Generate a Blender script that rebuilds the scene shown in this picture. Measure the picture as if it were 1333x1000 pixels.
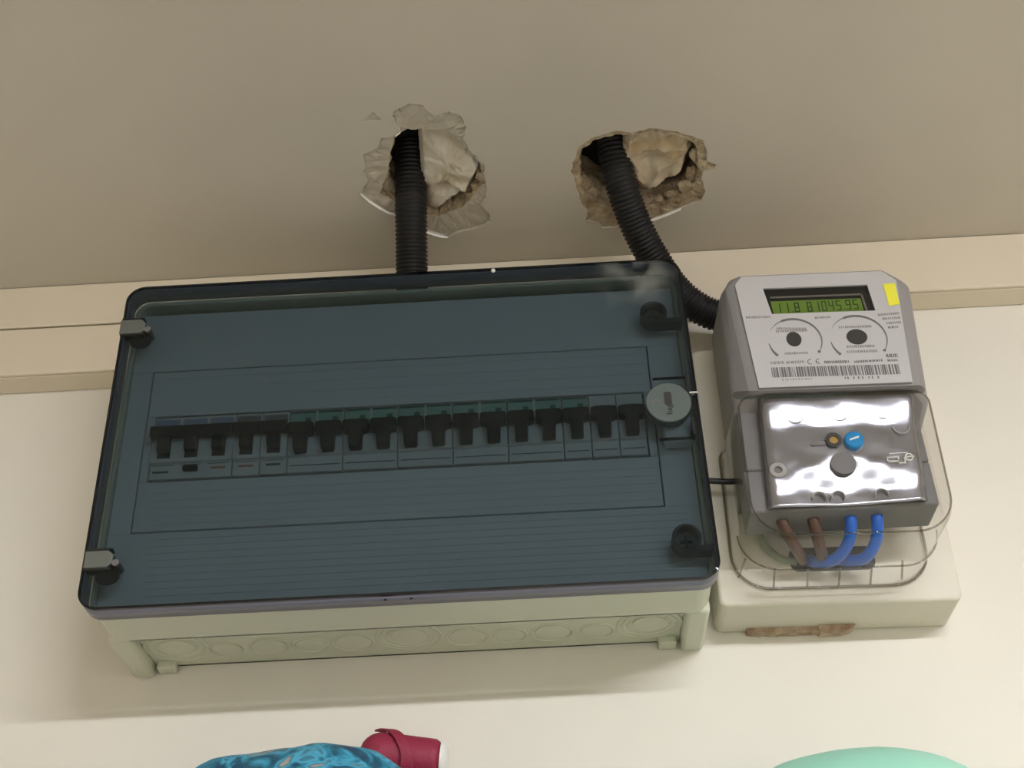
import bpy, bmesh, math, random
from math import sin, cos, pi, sqrt, atan2, hypot
from mathutils import Vector, Matrix, noise

random.seed(7)
C = bpy.context.scene.collection
for o in list(bpy.data.objects):
    bpy.data.objects.remove(o)
Z0 = 2.2825            # height of the enclosure's middle above the floor; all z below are measured from there

# ------------------------------------------------------------------ camera, world, light, exposure
cam_d = bpy.data.cameras.new('camera')
cam = bpy.data.objects.new('camera', cam_d); C.objects.link(cam)
yaw, pit, rol = -0.01850618, 0.59943231, -0.042389
f = Vector((sin(yaw)*cos(pit), cos(yaw)*cos(pit), sin(pit)))
r = Vector((cos(yaw), -sin(yaw), 0)); u = r.cross(f)
r2 = r*cos(rol)+u*sin(rol); u2 = -r*sin(rol)+u*cos(rol)
M = Matrix((r2, u2, -f)).transposed().to_4x4()
M.translation = Vector((0.09172, -0.87930, -0.49115+Z0))
cam.matrix_world = M
cam_d.sensor_width = 36.0; cam_d.lens = 1710.6/1333*36; cam_d.clip_start = .01
bpy.context.scene.camera = cam

w = bpy.data.worlds.new('world'); bpy.context.scene.world = w; w.use_nodes = True
w.node_tree.nodes['Background'].inputs[0].default_value = (.02, .02, .02, 1)
w.node_tree.nodes['Background'].inputs[1].default_value = 1.0
LAMP_POWER = 148.0                      # emission of the ceiling batten's diffuser (built below as lamp)
LAMP_COLOR = (.965, .975, 1.06, 1)
vs = bpy.context.scene.view_settings
vs.view_transform = 'Standard'; vs.look = 'None'; vs.gamma = 1.0; vs.use_curve_mapping = False
vs.exposure = 0.0

# ------------------------------------------------------------------ materials
def srgb(r_, g, b):
    def c(v):
        v /= 255.
        return v/12.92 if v <= .04045 else ((v+.055)/1.055)**2.4
    return (c(r_), c(g), c(b), 1)

def mat(name, col, rough=.5, metal=0., var=0., vscale=20., bump=0., bscale=200., spec=.5, col2=None, coat=0., detail=4):
    m = bpy.data.materials.new(name); m.use_nodes = True
    nt = m.node_tree; N = nt.nodes; L = nt.links
    p = N['Principled BSDF']
    p.inputs['Base Color'].default_value = col
    p.inputs['Roughness'].default_value = rough
    p.inputs['Metallic'].default_value = metal
    p.inputs['Specular IOR Level'].default_value = spec
    p.inputs['Coat Weight'].default_value = coat
    tc = N.new('ShaderNodeTexCoord')
    if var or col2:
        n = N.new('ShaderNodeTexNoise'); n.inputs['Scale'].default_value = vscale; n.inputs['Detail'].default_value = detail
        L.new(tc.outputs['Object'], n.inputs['Vector'])
        cr = N.new('ShaderNodeValToRGB')
        c2 = col2 or tuple(min(1, c*(1-var)) for c in col[:3])+(1,)
        cr.color_ramp.elements[0].position = .35; cr.color_ramp.elements[0].color = c2
        cr.color_ramp.elements[1].position = .65; cr.color_ramp.elements[1].color = col
        L.new(n.outputs['Fac'], cr.inputs[0]); L.new(cr.outputs[0], p.inputs['Base Color'])
    if bump:
        n = N.new('ShaderNodeTexNoise'); n.inputs['Scale'].default_value = bscale; n.inputs['Detail'].default_value = 5
        L.new(tc.outputs['Object'], n.inputs['Vector'])
        b = N.new('ShaderNodeBump'); b.inputs['Strength'].default_value = bump; b.inputs['Distance'].default_value = .002
        L.new(n.outputs['Fac'], b.inputs['Height']); L.new(b.outputs[0], p.inputs['Normal'])
    return m

def clear(name, tint, rough=.04, ior=1.45, dust=False, ripple=0., sheen=(1, 1, 1, 1)):
    """thin transparent plastic: coloured transmission plus Fresnel reflection"""
    m = bpy.data.materials.new(name); m.use_nodes = True
    nt = m.node_tree; N = nt.nodes; L = nt.links
    N.remove(N['Principled BSDF'])
    out = N['Material Output']
    t = N.new('ShaderNodeBsdfTransparent'); t.inputs[0].default_value = tint
    g = N.new('ShaderNodeBsdfAnisotropic'); g.inputs['Color'].default_value = sheen; g.inputs['Roughness'].default_value = rough
    fr = N.new('ShaderNodeFresnel'); fr.inputs[0].default_value = ior
    # same reflectance from both sides of the thin wall (no total reflection from inside)
    ge = N.new('ShaderNodeNewGeometry'); mi = N.new('ShaderNodeMapRange'); mi.inputs[3].default_value = ior; mi.inputs[4].default_value = 1/ior
    L.new(ge.outputs['Backfacing'], mi.inputs[0]); L.new(mi.outputs[0], fr.inputs[0])
    mx = N.new('ShaderNodeMixShader')
    L.new(fr.outputs[0], mx.inputs[0]); L.new(t.outputs[0], mx.inputs[1]); L.new(g.outputs[0], mx.inputs[2])
    tc = N.new('ShaderNodeTexCoord')
    if ripple:
        n = N.new('ShaderNodeTexNoise'); n.inputs['Scale'].default_value = 45; n.inputs['Detail'].default_value = 2
        L.new(tc.outputs['Object'], n.inputs['Vector'])
        b = N.new('ShaderNodeBump'); b.inputs['Strength'].default_value = ripple; b.inputs['Distance'].default_value = .002
        L.new(n.outputs['Fac'], b.inputs['Height']); L.new(b.outputs[0], g.inputs['Normal'])
    last = mx
    if dust:
        # a faint haze of dust all over and plaster dust smeared on the corner under the right hole
        d = N.new('ShaderNodeBsdfDiffuse'); d.inputs[0].default_value = srgb(190, 188, 178)
        n = N.new('ShaderNodeTexNoise'); n.inputs['Scale'].default_value = 60; n.inputs['Detail'].default_value = 6
        L.new(tc.outputs['Object'], n.inputs['Vector'])
        dist = N.new('ShaderNodeVectorMath'); dist.operation = 'DISTANCE'; dist.inputs[1].default_value = (.172, -.1237, .2440)
        L.new(tc.outputs['Object'], dist.inputs[0])
        mr = N.new('ShaderNodeMapRange'); mr.inputs[1].default_value = .012; mr.inputs[2].default_value = .032
        mr.inputs[3].default_value = .26; mr.inputs[4].default_value = .006
        L.new(dist.outputs['Value'], mr.inputs[0])
        cr = N.new('ShaderNodeMapRange'); cr.inputs[1].default_value = .38; cr.inputs[2].default_value = .62
        L.new(n.outputs['Fac'], cr.inputs[0])
        mu = N.new('ShaderNodeMath'); mu.operation = 'MULTIPLY'
        L.new(mr.outputs[0], mu.inputs[0]); L.new(cr.outputs[0], mu.inputs[1])
        mx2 = N.new('ShaderNodeMixShader')
        L.new(mu.outputs[0], mx2.inputs[0]); L.new(mx.outputs[0], mx2.inputs[1]); L.new(d.outputs[0], mx2.inputs[2])
        last = mx2
    L.new(last.outputs[0], out.inputs[0])
    return m

def emit(name, col, s):
    m = bpy.data.materials.new(name); m.use_nodes = True
    p = m.node_tree.nodes['Principled BSDF']
    p.inputs['Base Color'].default_value = col
    p.inputs['Emission Color'].default_value = col; p.inputs['Emission Strength'].default_value = s
    return m

m_wall = mat('wall_paint', srgb(232, 227, 213), .6, var=.03, vscale=9, bump=.06, bscale=130)
m_ceil = mat('ceiling_paint', srgb(202, 194, 178), .85, var=.05, vscale=7, bump=.10, bscale=110)
m_flake = mat('bare_skim_coat', srgb(196, 187, 168), .9, var=.12, vscale=90, bump=.6, bscale=300)
m_rim = mat('broken_plaster', srgb(206, 190, 160), .95, col2=srgb(150, 128, 100), vscale=75, bump=1.0, bscale=350)
m_chunk = mat('plaster_lump', srgb(226, 219, 202), .9, col2=srgb(200, 186, 158), vscale=40, bump=.7, bscale=120)
m_chunk2 = mat('plaster_lump_ochre', srgb(214, 203, 180), .9, col2=srgb(186, 160, 122), vscale=45, bump=.7, bscale=120)
m_edge = mat('chipped_edge', srgb(240, 236, 224), .8, bump=.4, bscale=300)
m_trunk = mat('trunking_plastic', srgb(226, 214, 190), .45, var=.03, vscale=6)
m_base = mat('enclosure_plastic', srgb(214, 215, 192), .42, var=.02, vscale=12, bump=.04, bscale=500)
m_plate = mat('inner_plate', srgb(226, 228, 226), .5, bump=.05, bscale=300)
m_gap = mat('dark_gap', srgb(18, 20, 20), .8)
m_lid = clear('smoked_lid', (.520, .568, .592, 1), .05, ior=1.40, dust=True, sheen=(.80, .93, 1, 1))
m_lidrim = clear('smoked_lid_rim', (.10, .11, .16, 1), .06)
m_skirt = mat('smoked_lid_skirt', srgb(122, 122, 134), .3)
m_black = mat('black_plastic', srgb(20, 20, 21), .45)
m_toggle = mat('toggle_black', srgb(14, 15, 16), .5, spec=.3)
m_break = mat('breaker_white', srgb(222, 222, 216), .45)
m_green = mat('label_green', srgb(150, 195, 176), .5)
m_greend = mat('indicator_green', srgb(48, 96, 82), .4)
m_bluel = mat('label_pale_blue', srgb(160, 168, 192), .5)
m_orange = mat('label_orange', srgb(196, 140, 112), .5)
m_steel = mat('steel', srgb(170, 172, 172), .3, metal=1.)
m_disc = mat('latch_disc', srgb(82, 92, 88), .45)
m_tab = mat('hinge_tab_grey', srgb(96, 100, 94), .5)
m_disct = mat('latch_print', srgb(34, 38, 38), .5)
m_conduit = mat('corrugated_black', srgb(26, 25, 25), .5, spec=.35)
m_board = mat('mount_block', srgb(222, 216, 198), .45, var=.05, vscale=25, bump=.08, bscale=60)
m_residue = mat('plaster_residue', srgb(204, 186, 160), .95, col2=srgb(160, 132, 106), vscale=90, bump=1.0, bscale=250)
m_meter = mat('meter_grey', srgb(144, 141, 140), .42, spec=.5, bump=.04, bscale=600)
m_face = mat('meter_face', srgb(184, 182, 181), .42, spec=.9, bump=.02, bscale=500)
m_side = mat('meter_grey_side', srgb(158, 155, 152), .5)
m_print = mat('grey_print', srgb(104, 101, 98), .6)
m_printl = mat('pale_print', srgb(134, 130, 126), .6)
m_lcdf = mat('lcd_frame_black', srgb(14, 13, 12), .3)
m_lcd = mat('lcd_green', srgb(92, 118, 40), .3)
m_lcdp = mat('lcd_segment', srgb(46, 70, 26), .4)
m_lcdb = mat('lcd_bezel', srgb(96, 92, 84), .35)
m_yellow = mat('yellow_sticker', srgb(232, 226, 60), .5)
m_port = mat('optical_port', srgb(46, 44, 42), .4)
m_termg = mat('terminal_grey', srgb(112, 110, 110), .45)
m_panel = mat('lamp_reflecting_panel', srgb(158, 159, 167), .2, metal=.85, spec=1.)
m_cover = clear('clear_cover', (.955, .95, .94, 1), .05, ior=1.36, ripple=.25)
m_coveredge = clear('clear_cover_edge', (.66, .64, .61, 1), .05)
m_blue = mat('blue_seal', srgb(6, 132, 196), .3)
m_brass = mat('brass', srgb(190, 160, 96), .3, metal=1.)
m_wblue = mat('blue_cable', srgb(22, 96, 196), .35)
m_wbrown = mat('brown_cable', srgb(84, 56, 42), .4)
m_wearth = mat('grey_green_cable', srgb(128, 136, 110), .45)
m_white = mat('white_gloss', srgb(236, 234, 228), .3)
m_tile = mat('floor_tile', srgb(198, 194, 186), .4, var=.1, vscale=3)
m_wood = mat('shelf_wood', srgb(190, 170, 140), .5, var=.1, vscale=10)
m_maroon = mat('maroon_fabric', srgb(150, 40, 68), .6, bump=.2, bscale=500)
m_mint = mat('mint_rubber', srgb(160, 222, 198), .45, bump=.03, bscale=100)
m_grey = mat('grey_trim', srgb(98, 112, 118), .6)

def teal():
    m = mat('turquoise_marbled', srgb(30, 150, 190), .45)
    nt = m.node_tree; N = nt.nodes; L = nt.links; p = N['Principled BSDF']
    tc = N.new('ShaderNodeTexCoord')
    n = N.new('ShaderNodeTexNoise'); n.inputs['Scale'].default_value = 34; n.inputs['Detail'].default_value = 2.5; n.inputs['Distortion'].default_value = 1.6
    L.new(tc.outputs['Object'], n.inputs['Vector'])
    cr = N.new('ShaderNodeValToRGB'); e = cr.color_ramp.elements
    e[0].position = .30; e[0].color = srgb(30, 58, 92)
    e[1].position = .68; e[1].color = srgb(168, 158, 146)
    for pos, c in ((.40, srgb(30, 88, 112)), (.48, srgb(50, 138, 168)), (.54, srgb(84, 176, 208)), (.60, srgb(60, 118, 136)), (.64, srgb(140, 150, 152))):
        q = e.new(pos); q.color = c
    L.new(n.outputs['Fac'], cr.inputs[0]); L.new(cr.outputs[0], p.inputs['Base Color'])
    return m
m_teal = teal()

# ------------------------------------------------------------------ object helpers
def empty(name, loc, label, cat, group=None):
    o = bpy.data.objects.new(name, None); C.objects.link(o)
    o.location = (loc[0], loc[1], loc[2]+Z0); o.empty_display_size = .02
    o['label'] = label; o['category'] = cat
    if group: o['group'] = group
    o['o'] = loc
    return o

def origin(o):
    """wall coordinates of an object's own origin"""
    v = Vector((0, 0, -Z0))
    while o is not None:
        v = v+o.location; o = o.parent
    return v

class MB:
    def __init__(s):
        s.v = []; s.f = []
    def add(s, vs_, fs):
        b = len(s.v); s.v += [tuple(x) for x in vs_]; s.f += [tuple(b+i for i in q) for q in fs]
    def box(s, x0, x1, y0, y1, z0, z1):
        s.add([(x, y, z) for z in (z0, z1) for y in (y0, y1) for x in (x0, x1)],
              [(0, 2, 3, 1), (4, 5, 7, 6), (0, 1, 5, 4), (2, 6, 7, 3), (0, 4, 6, 2), (1, 3, 7, 5)])
        return s
    def prism(s, pts, y0, y1):
        """outline in x,z extruded from y0 (back) to y1 (front, smaller y)"""
        n = len(pts)
        s.add([(x, y0, z) for x, z in pts]+[(x, y1, z) for x, z in pts],
              [tuple(range(n)), tuple(range(2*n-1, n-1, -1))]+[(i, i+n, (i+1) % n+n, (i+1) % n) for i in range(n)])
        return s
    def disc(s, x, z, rx, y0, y1, n=32, rz=None):
        rz = rz or rx
        return s.prism([(x+rx*cos(2*pi*k/n), z+rz*sin(2*pi*k/n)) for k in range(n)], y0, y1)
    def ring(s, x, z, r0, r1, y0, y1, a0=0., a1=2*pi, n=40, w=None):
        """flat annulus or arc in the wall plane; w(t) scales the band's width"""
        full = abs(a1-a0-2*pi) < 1e-6
        vs_ = []; fs = []
        for k in range(n+(0 if full else 1)):
            t = k/n; a = a0+(a1-a0)*t
            ww = 1 if w is None else w(t)
            rm = (r0+r1)/2; h = (r1-r0)/2*ww
            for rr in (rm-h, rm+h):
                for y in (y0, y1):
                    vs_.append((x+rr*cos(a), y, z+rr*sin(a)))
        m = n if full else n
        tot = len(vs_)
        for k in range(m):
            a = 4*k; b = (4*(k+1)) % tot if full else 4*(k+1)
            fs += [(a, a+1, b+1, b), (a+2, b+2, b+3, a+3), (a+1, a+3, b+3, b+1), (a, b, b+2, a+2)]
        if not full:
            fs += [(0, 2, 3, 1), (tot-4, tot-3, tot-1, tot-2)]
        s.add(vs_, fs); return s
    def loft(s, rings, cap=True, closed=True):
        n = len(rings[0]); vs_ = [p for r_ in rings for p in r_]; fs = []
        for i in range(len(rings)-1):
            for k in range(n if closed else n-1):
                j = (k+1) % n
                fs.append((i*n+k, i*n+j, (i+1)*n+j, (i+1)*n+k))
        if cap:
            fs += [tuple(range(n-1, -1, -1)), tuple(range((len(rings)-1)*n, len(rings)*n))]
        s.add(vs_, fs); return s
    def sweep(s, pts, rad, seg=16, cap=True):
        """tube along pts; rad number or function of index"""
        pts = [Vector(p) for p in pts]
        t0 = (pts[1]-pts[0]).normalized()
        nrm = t0.orthogonal().normalized(); rings = []
        for i, p in enumerate(pts):
            t = (pts[min(i+1, len(pts)-1)]-pts[max(i-1, 0)]).normalized()
            nrm = (nrm-t*nrm.dot(t)).normalized(); bn = t.cross(nrm)
            rr = rad(i) if callable(rad) else rad
            rings.append([p+(nrm*cos(2*pi*k/seg)+bn*sin(2*pi*k/seg))*rr for k in range(seg)])
        return s.loft(rings, cap)
    def build(s, name, m, parent=None, bevel=0., seg=2, smooth=False, solid=0., kind=None, label=None, auto=None, loc=None):
        me = bpy.data.meshes.new(name)
        off = origin(parent) if parent is not None else Vector(loc or (0, 0, 0))
        me.from_pydata([Vector(p)-off for p in s.v], [], s.f); me.update()
        bm = bmesh.new(); bm.from_mesh(me); bmesh.ops.recalc_face_normals(bm, faces=bm.faces); bm.to_mesh(me); bm.free()
        me.materials.append(m)
        o = bpy.data.objects.new(name, me); C.objects.link(o)
        if parent is not None:
            o.parent = parent
        else:
            o.location = (off.x, off.y, off.z+Z0)
        if solid:
            q = o.modifiers.new('solid', 'SOLIDIFY'); q.thickness = solid; q.offset = -1
        if bevel:
            q = o.modifiers.new('bevel', 'BEVEL'); q.width = bevel; q.segments = seg; q.limit_method = 'ANGLE'; q.angle_limit = .6
        if smooth or bevel:
            for p in me.polygons: p.use_smooth = True
            me.set_sharp_from_angle(angle=auto or math.radians(50 if smooth else 40))
        if kind: o['kind'] = kind
        if label: o['label'] = label
        return o

def rrect(x0, x1, z0, z1, r, n=8, y=None):
    rs = r if isinstance(r, (tuple, list)) else (r, r, r, r)      # TR, TL, BL, BR
    out = []
    for (cx, cz, a0, rr) in ((x1, z1, 0, rs[0]), (x0, z1, pi/2, rs[1]), (x0, z0, pi, rs[2]), (x1, z0, 1.5*pi, rs[3])):
        ccx = cx-rr if cx == x1 else cx+rr; ccz = cz-rr if cz == z1 else cz+rr
        for k in range(n+1):
            a = a0+pi/2*k/n
            out.append((ccx+rr*cos(a), ccz+rr*sin(a)))
    return out if y is None else [(x, y, z) for x, z in out]

def spline(pts, n=12):
    pts = [Vector(p) for p in pts]; P = [pts[0]*2-pts[1]]+pts+[pts[-1]*2-pts[-2]]; out = []
    for i in range(1, len(P)-2):
        for k in range(n):
            t = k/n; a, b, c, d = P[i-1:i+3]
            out.append(.5*((2*b)+(c-a)*t+(2*a-5*b+4*c-d)*t*t+(3*b-a-3*c+d)*t**3))
    return out+[pts[-1]]

def resample(pts, step):
    out = [pts[0]]; acc = 0.
    for a, b in zip(pts, pts[1:]):
        L = (b-a).length; d = step-acc
        while d <= L and L > 0:
            out.append(a+(b-a)*(d/L)); d += step
        acc = L-(d-step)
    return out

def text_mesh(txt, size, x, z, y, name, m, parent, rot=0., sx=1., align='CENTER', label=None):
    cu = bpy.data.curves.new('t', 'FONT'); cu.body = txt; cu.size = size; cu.extrude = .00008; cu.align_x = align; cu.align_y = 'CENTER'
    t = bpy.data.objects.new('t', cu); C.objects.link(t)
    bpy.context.view_layer.update()
    me = bpy.data.meshes.new_from_object(t.evaluated_get(bpy.context.evaluated_depsgraph_get()))
    bpy.data.objects.remove(t); bpy.data.curves.remove(cu)
    off = origin(parent)
    for v in me.vertices:
        px, pz, d = v.co.x*sx, v.co.y, v.co.z
        v.co = Vector((x+px*cos(rot)-pz*sin(rot), y-d, z+px*sin(rot)+pz*cos(rot)))-off
    me.materials.clear(); me.materials.append(m); me.name = name
    o = bpy.data.objects.new(name, me); C.objects.link(o); o.parent = parent
    if label: o['label'] = label
    return o

# ------------------------------------------------------------------ the room
ZC = .2175; ZF = -2.2825
X0, X1, Y1 = -1.7, 2.3, -3.2
MB().box(X0-.1, X1+.1, 0, .12, ZF, ZC+.15).build('wall_back', m_wall, kind='structure')
MB().box(X0-.12, X0, Y1, 0, ZF, ZC+.15).build('wall_left', m_wall, kind='structure')
MB().box(X1, X1+.12, Y1, 0, ZF, ZC+.15).build('wall_right', m_wall, kind='structure')
MB().box(X0-.1, X1+.1, Y1-.12, Y1, ZF, ZC+.15).build('wall_front', m_wall, kind='structure')
MB().box(X0-.1, X1+.1, Y1-.1, .1, ZF-.1, ZF).build('floor', m_tile, kind='structure')

# ceiling: one sheet with two broken-out holes. outlines are x,y metres on the ceiling
LO = [(0.0023, -0.2038), (0.014, -0.2107), (0.0237, -0.2061), (0.0301, -0.1956), (0.0422, -0.1997), (0.0505, -0.1941), (0.0527, -0.1828), (0.0496, -0.1716), (0.0553, -0.1553), (0.0636, -0.1428), (0.0644, -0.1249), (0.0638, -0.1067), (0.0585, -0.0978), (0.065, -0.0854), (0.0653, -0.0769), (0.0543, -0.0693), (0.0378, -0.0657), (0.0283, -0.0603), (0.0127, -0.069), (0.0034, -0.0808), (-0.0085, -0.0902), (-0.0161, -0.0932), (-0.0259, -0.1047), (-0.0342, -0.1192), (-0.027, -0.1322), (-0.0288, -0.1413), (-0.0262, -0.1606), (-0.0149, -0.1661), (-0.0115, -0.1753), (0.0001, -0.1786), (0.004, -0.1865), (-0.0008, -0.196)]
LI = [(-0.0007, -0.1766), (0.0096, -0.1815), (0.017, -0.181), (0.0361, -0.179), (0.0450, -0.1710), (0.0512, -0.1545), (0.0603, -0.1420), (0.0615, -0.1363), (0.0621, -0.1205), (0.0557, -0.1073), (0.043, -0.092), (0.0231, -0.084), (0.0073, -0.0877), (-0.007, -0.1031), (-0.02, -0.1135), (-0.0144, -0.1267), (-0.0102, -0.142), (-0.0049, -0.1611)]
LC = [(0.0156, -0.1802), (0.0359, -0.1800), (0.0464, -0.1709), (0.0533, -0.1512), (0.0582, -0.1432), (0.0609, -0.1351), (0.0489, -0.1071), (0.0334, -0.0920), (0.0195, -0.0799), (0.0110, -0.0816), (0.0140, -0.1400)]
LF = [(-0.0229, -0.1957), (-0.0137, -0.204), (-0.0089, -0.1956), (-0.0143, -0.194)]
RO = [(0.1334, -0.1453), (0.1301, -0.1291), (0.1345, -0.1165), (0.1382, -0.0938), (0.1435, -0.0832), (0.1419, -0.0704), (0.1533, -0.0668), (0.156, -0.0613), (0.1683, -0.0609), (0.1823, -0.0628), (0.1936, -0.0671), (0.2097, -0.0753), (0.2197, -0.0809), (0.2347, -0.0886), (0.2374, -0.0984), (0.2328, -0.1136), (0.2331, -0.1208), (0.2429, -0.1237), (0.2433, -0.1284), (0.2355, -0.1326), (0.2347, -0.142), (0.2312, -0.1561), (0.2211, -0.1606), (0.2078, -0.1672), (0.193, -0.1717), (0.1771, -0.1676), (0.1641, -0.1702), (0.148, -0.1658), (0.1375, -0.1574)]
RI = [(0.1368, -0.1451), (0.1401, -0.152), (0.149, -0.1601), (0.1641, -0.1647), (0.1772, -0.1619), (0.1931, -0.166), (0.2087, -0.1594), (0.2204, -0.1544), (0.2276, -0.1451), (0.2295, -0.1305), (0.229, -0.1039), (0.2182, -0.0896), (0.2066, -0.0829), (0.1922, -0.079), (0.1748, -0.0791), (0.1574, -0.0857), (0.1402, -0.1039), (0.1363, -0.1286)]
RC = [(0.1740, -0.1650), (0.1937, -0.1690), (0.2104, -0.1620), (0.2239, -0.1546), (0.2242, -0.1354), (0.219, -0.1143), (0.2028, -0.1008), (0.1886, -0.0919), (0.1760, -0.1080), (0.1700, -0.1300)]

def jag(poly, step=.0022, amp=.0009, seed=0):
    out = []
    for i, a in enumerate(poly):
        b = poly[(i+1) % len(poly)]
        n = max(1, int(hypot(b[0]-a[0], b[1]-a[1])/step))
        for k in range(n):
            t = k/n; x = a[0]+(b[0]-a[0])*t; y = a[1]+(b[1]-a[1])*t
            v = noise.noise_vector(Vector((x*170, y*170, seed)))
            v2 = noise.noise_vector(Vector((x*600, y*600, seed+5)))
            out.append((x+v.x*amp*1.6+v2.x*amp*.8, y+v.y*amp*1.6+v2.y*amp*.8))
    return out

def fill(loops, zs):
    """triangulated sheet between loops -> verts, faces"""
    bm = bmesh.new()
    for lp, z in zip(loops, zs):
        vs_ = [bm.verts.new((x, y, z)) for x, y in lp]
        for i in range(len(vs_)):
            bm.edges.new((vs_[i], vs_[(i+1) % len(vs_)]))
    bmesh.ops.triangle_fill(bm, use_beauty=True, use_dissolve=False, edges=bm.edges[:], normal=(0, 0, -1))
    bm.verts.index_update()
    v = [tuple(q.co) for q in bm.verts]; fs = [tuple(q.index for q in p.verts) for p in bm.faces]
    bm.free(); return v, fs

def shrink(lp, d):
    cx = sum(p[0] for p in lp)/len(lp); cy = sum(p[1] for p in lp)/len(lp)
    out = []
    for x, y in lp:
        h = hypot(x-cx, y-cy); out.append((cx+(x-cx)*(h-d)/h, cy+(y-cy)*(h-d)/h))
    return out

LOj, ROj, LFj = jag(LO, seed=1), jag(RO, seed=2), jag(LF, .0015, .0006, 3)
LIj, RIj = jag(LI, seed=4), jag(RI, seed=5)
big = [(X0-.1, Y1-.1), (X1+.1, Y1-.1), (X1+.1, .1), (X0-.1, .1)]
mb = MB()
v, fs = fill([[(x, y) for x, y in LFj]], [ZC+.0008]); mb.add(v, fs); mb.build('paint_flake_patch', m_flake, None, kind='structure', loc=(0, 0, 0)); flake = bpy.data.objects['paint_flake_patch']
mb = MB()
v, fs = fill([big, LOj, ROj, LFj], [ZC]*4); mb.add(v, fs)
for lp, d in ((LOj, .0022), (ROj, .0016), (LFj, .0008)):          # broken edge of the paint and skim layers
    mb.loft([[(x, y, ZC) for x, y in lp], [(x, y, ZC+d) for x, y in lp]], cap=False)
ceiling = mb.build('ceiling', m_ceil, kind='structure', loc=(0, 0, 0))
flake.parent = ceiling; flake.location = (0, 0, 0); del flake['kind']
for nm, lo, li, d in (('left', LOj, LIj, .0022), ('right', ROj, RIj, .0016)):
    mb = MB(); v, fs = fill([lo, li], [ZC+d, ZC+d+.0008])
    # inner edge sags up into the hole
    mb.add(v, fs)
    o = mb.build('bare_plaster_rim', m_flake if nm == 'left' else m_rim, ceiling)
    # break the rim up: subdivide and displace
    bm = bmesh.new(); bm.from_mesh(o.data)
    bmesh.ops.subdivide_edges(bm, edges=[e for e in bm.edges if not e.is_boundary], cuts=2, use_grid_fill=True)
    bmesh.ops.triangulate(bm, faces=bm.faces)
    off = origin(o)
    for q in bm.verts:
        if not q.is_boundary:
            p = q.co+off
            q.co.z += .0022*noise.noise(Vector((p.x*140, p.y*140, 3)))+.0012*noise.noise(Vector((p.x*420, p.y*420, 8)))
    bm.to_mesh(o.data); bm.free()
    # wall of the hole going up
    mb = MB()
    rings = []
    for k, (dz, dr) in enumerate(((.0008, 0), (.004, .0006), (.010, -.001), (.020, .002), (.034, -.002), (.05, 0))):
        lp = shrink(li, dr)
        rings.append([(x+.0022*(k > 0)*noise.noise(Vector((x*250, y*250, k))), y+.0022*(k > 0)*noise.noise(Vector((x*250, y*250, k+9))), ZC+d+dz) for x, y in lp])
    mb.loft(rings, cap=False)
    mb.build('hole_wall', m_rim, ceiling)
    cx = sum(p[0] for p in li)/len(li); cy = sum(p[1] for p in li)/len(li)
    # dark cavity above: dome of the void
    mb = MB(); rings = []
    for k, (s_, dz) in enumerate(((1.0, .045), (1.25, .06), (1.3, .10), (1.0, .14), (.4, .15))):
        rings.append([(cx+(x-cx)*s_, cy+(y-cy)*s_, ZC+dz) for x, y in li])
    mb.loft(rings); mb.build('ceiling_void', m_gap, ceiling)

def inside(p, poly):
    c = False; j = len(poly)-1
    for i in range(len(poly)):
        a, b = poly[i], poly[j]
        if (a[1] > p[1]) != (b[1] > p[1]) and p[0] < (b[0]-a[0])*(p[1]-a[1])/(b[1]-a[1])+a[0]: c = not c
        j = i
    return c

def lump(poly, cx, cy, zf, m, seed, name='plaster_lump'):
    """broken lump of plaster filling part of a hole: creased underside, sides going up"""
    lp = jag(poly, .002, .0008, seed); R = 14; rings = []
    for k in range(R+1):
        t = k/R; ring = []
        for x, y in lp:
            px, py = cx+(x-cx)*t, cy+(y-cy)*t
            cre = abs(noise.noise(Vector((px*60, py*60, seed*3.1))))
            cre2 = abs(noise.noise(Vector((px*150+4, py*150, seed*1.7))))
            z = zf(px, py)+.010*cre+.003*cre2+.006*max(0, t-.86)/.14
            ring.append((px, py, ZC+z))
        rings.append(ring)
    rings.append([(x, y, ZC+.05) for x, y in lp])
    mb = MB(); mb.loft(rings[1:], cap=True)
    return mb.build(name, m, ceiling, smooth=True, auto=math.radians(35))

lump(LC, .036, -.130, lambda x, y: .0010+.55*max(0, .045-x)*.55+.08*max(0, -.10-y), m_chunk, 3)
lump(RC, .200, -.134, lambda x, y: .0035+.25*max(0, .20-x)*.4+.05*max(0, -.11-y), m_chunk2, 6)
# rubble on the near-wall side of the two holes
def rubble(cx, cy, s_, z, seed, m):
    bm = bmesh.new(); bmesh.ops.create_icosphere(bm, subdivisions=2, radius=1)
    mb = MB()
    for q in bm.verts:
        q.co *= 1+.45*noise.noise(q.co*1.3+Vector((seed, 0, 0)))
    bm.verts.index_update()
    mb.add([(cx+q.co.x*s_[0], cy+q.co.y*s_[1], ZC+z+q.co.z*s_[2]) for q in bm.verts], [[v_.index for v_ in fc.verts] for fc in bm.faces]); bm.free()
    return mb.build('plaster_crumb', m, ceiling)
for k, (cx, cy, a, b) in enumerate([(.052, -.098, .006, .005), (.044, -.088, .005, .004), (.057, -.110, .005, .006), (.060, -.122, .004, .006), (.034, -.081, .006, .004),
                                    (.222, -.098, .006, .006), (.212, -.088, .006, .005), (.200, -.083, .006, .004), (.226, -.112, .005, .007), (.190, -.082, .006, .004), (.227, -.132, .004, .007),
                                    (.141, -.108, .005, .007), (.148, -.096, .006, .005), (-.015, -.128, .004, .005)]):
    rubble(cx, cy, (a, b, .004), .0085, k*2.3, m_rim)
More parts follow.
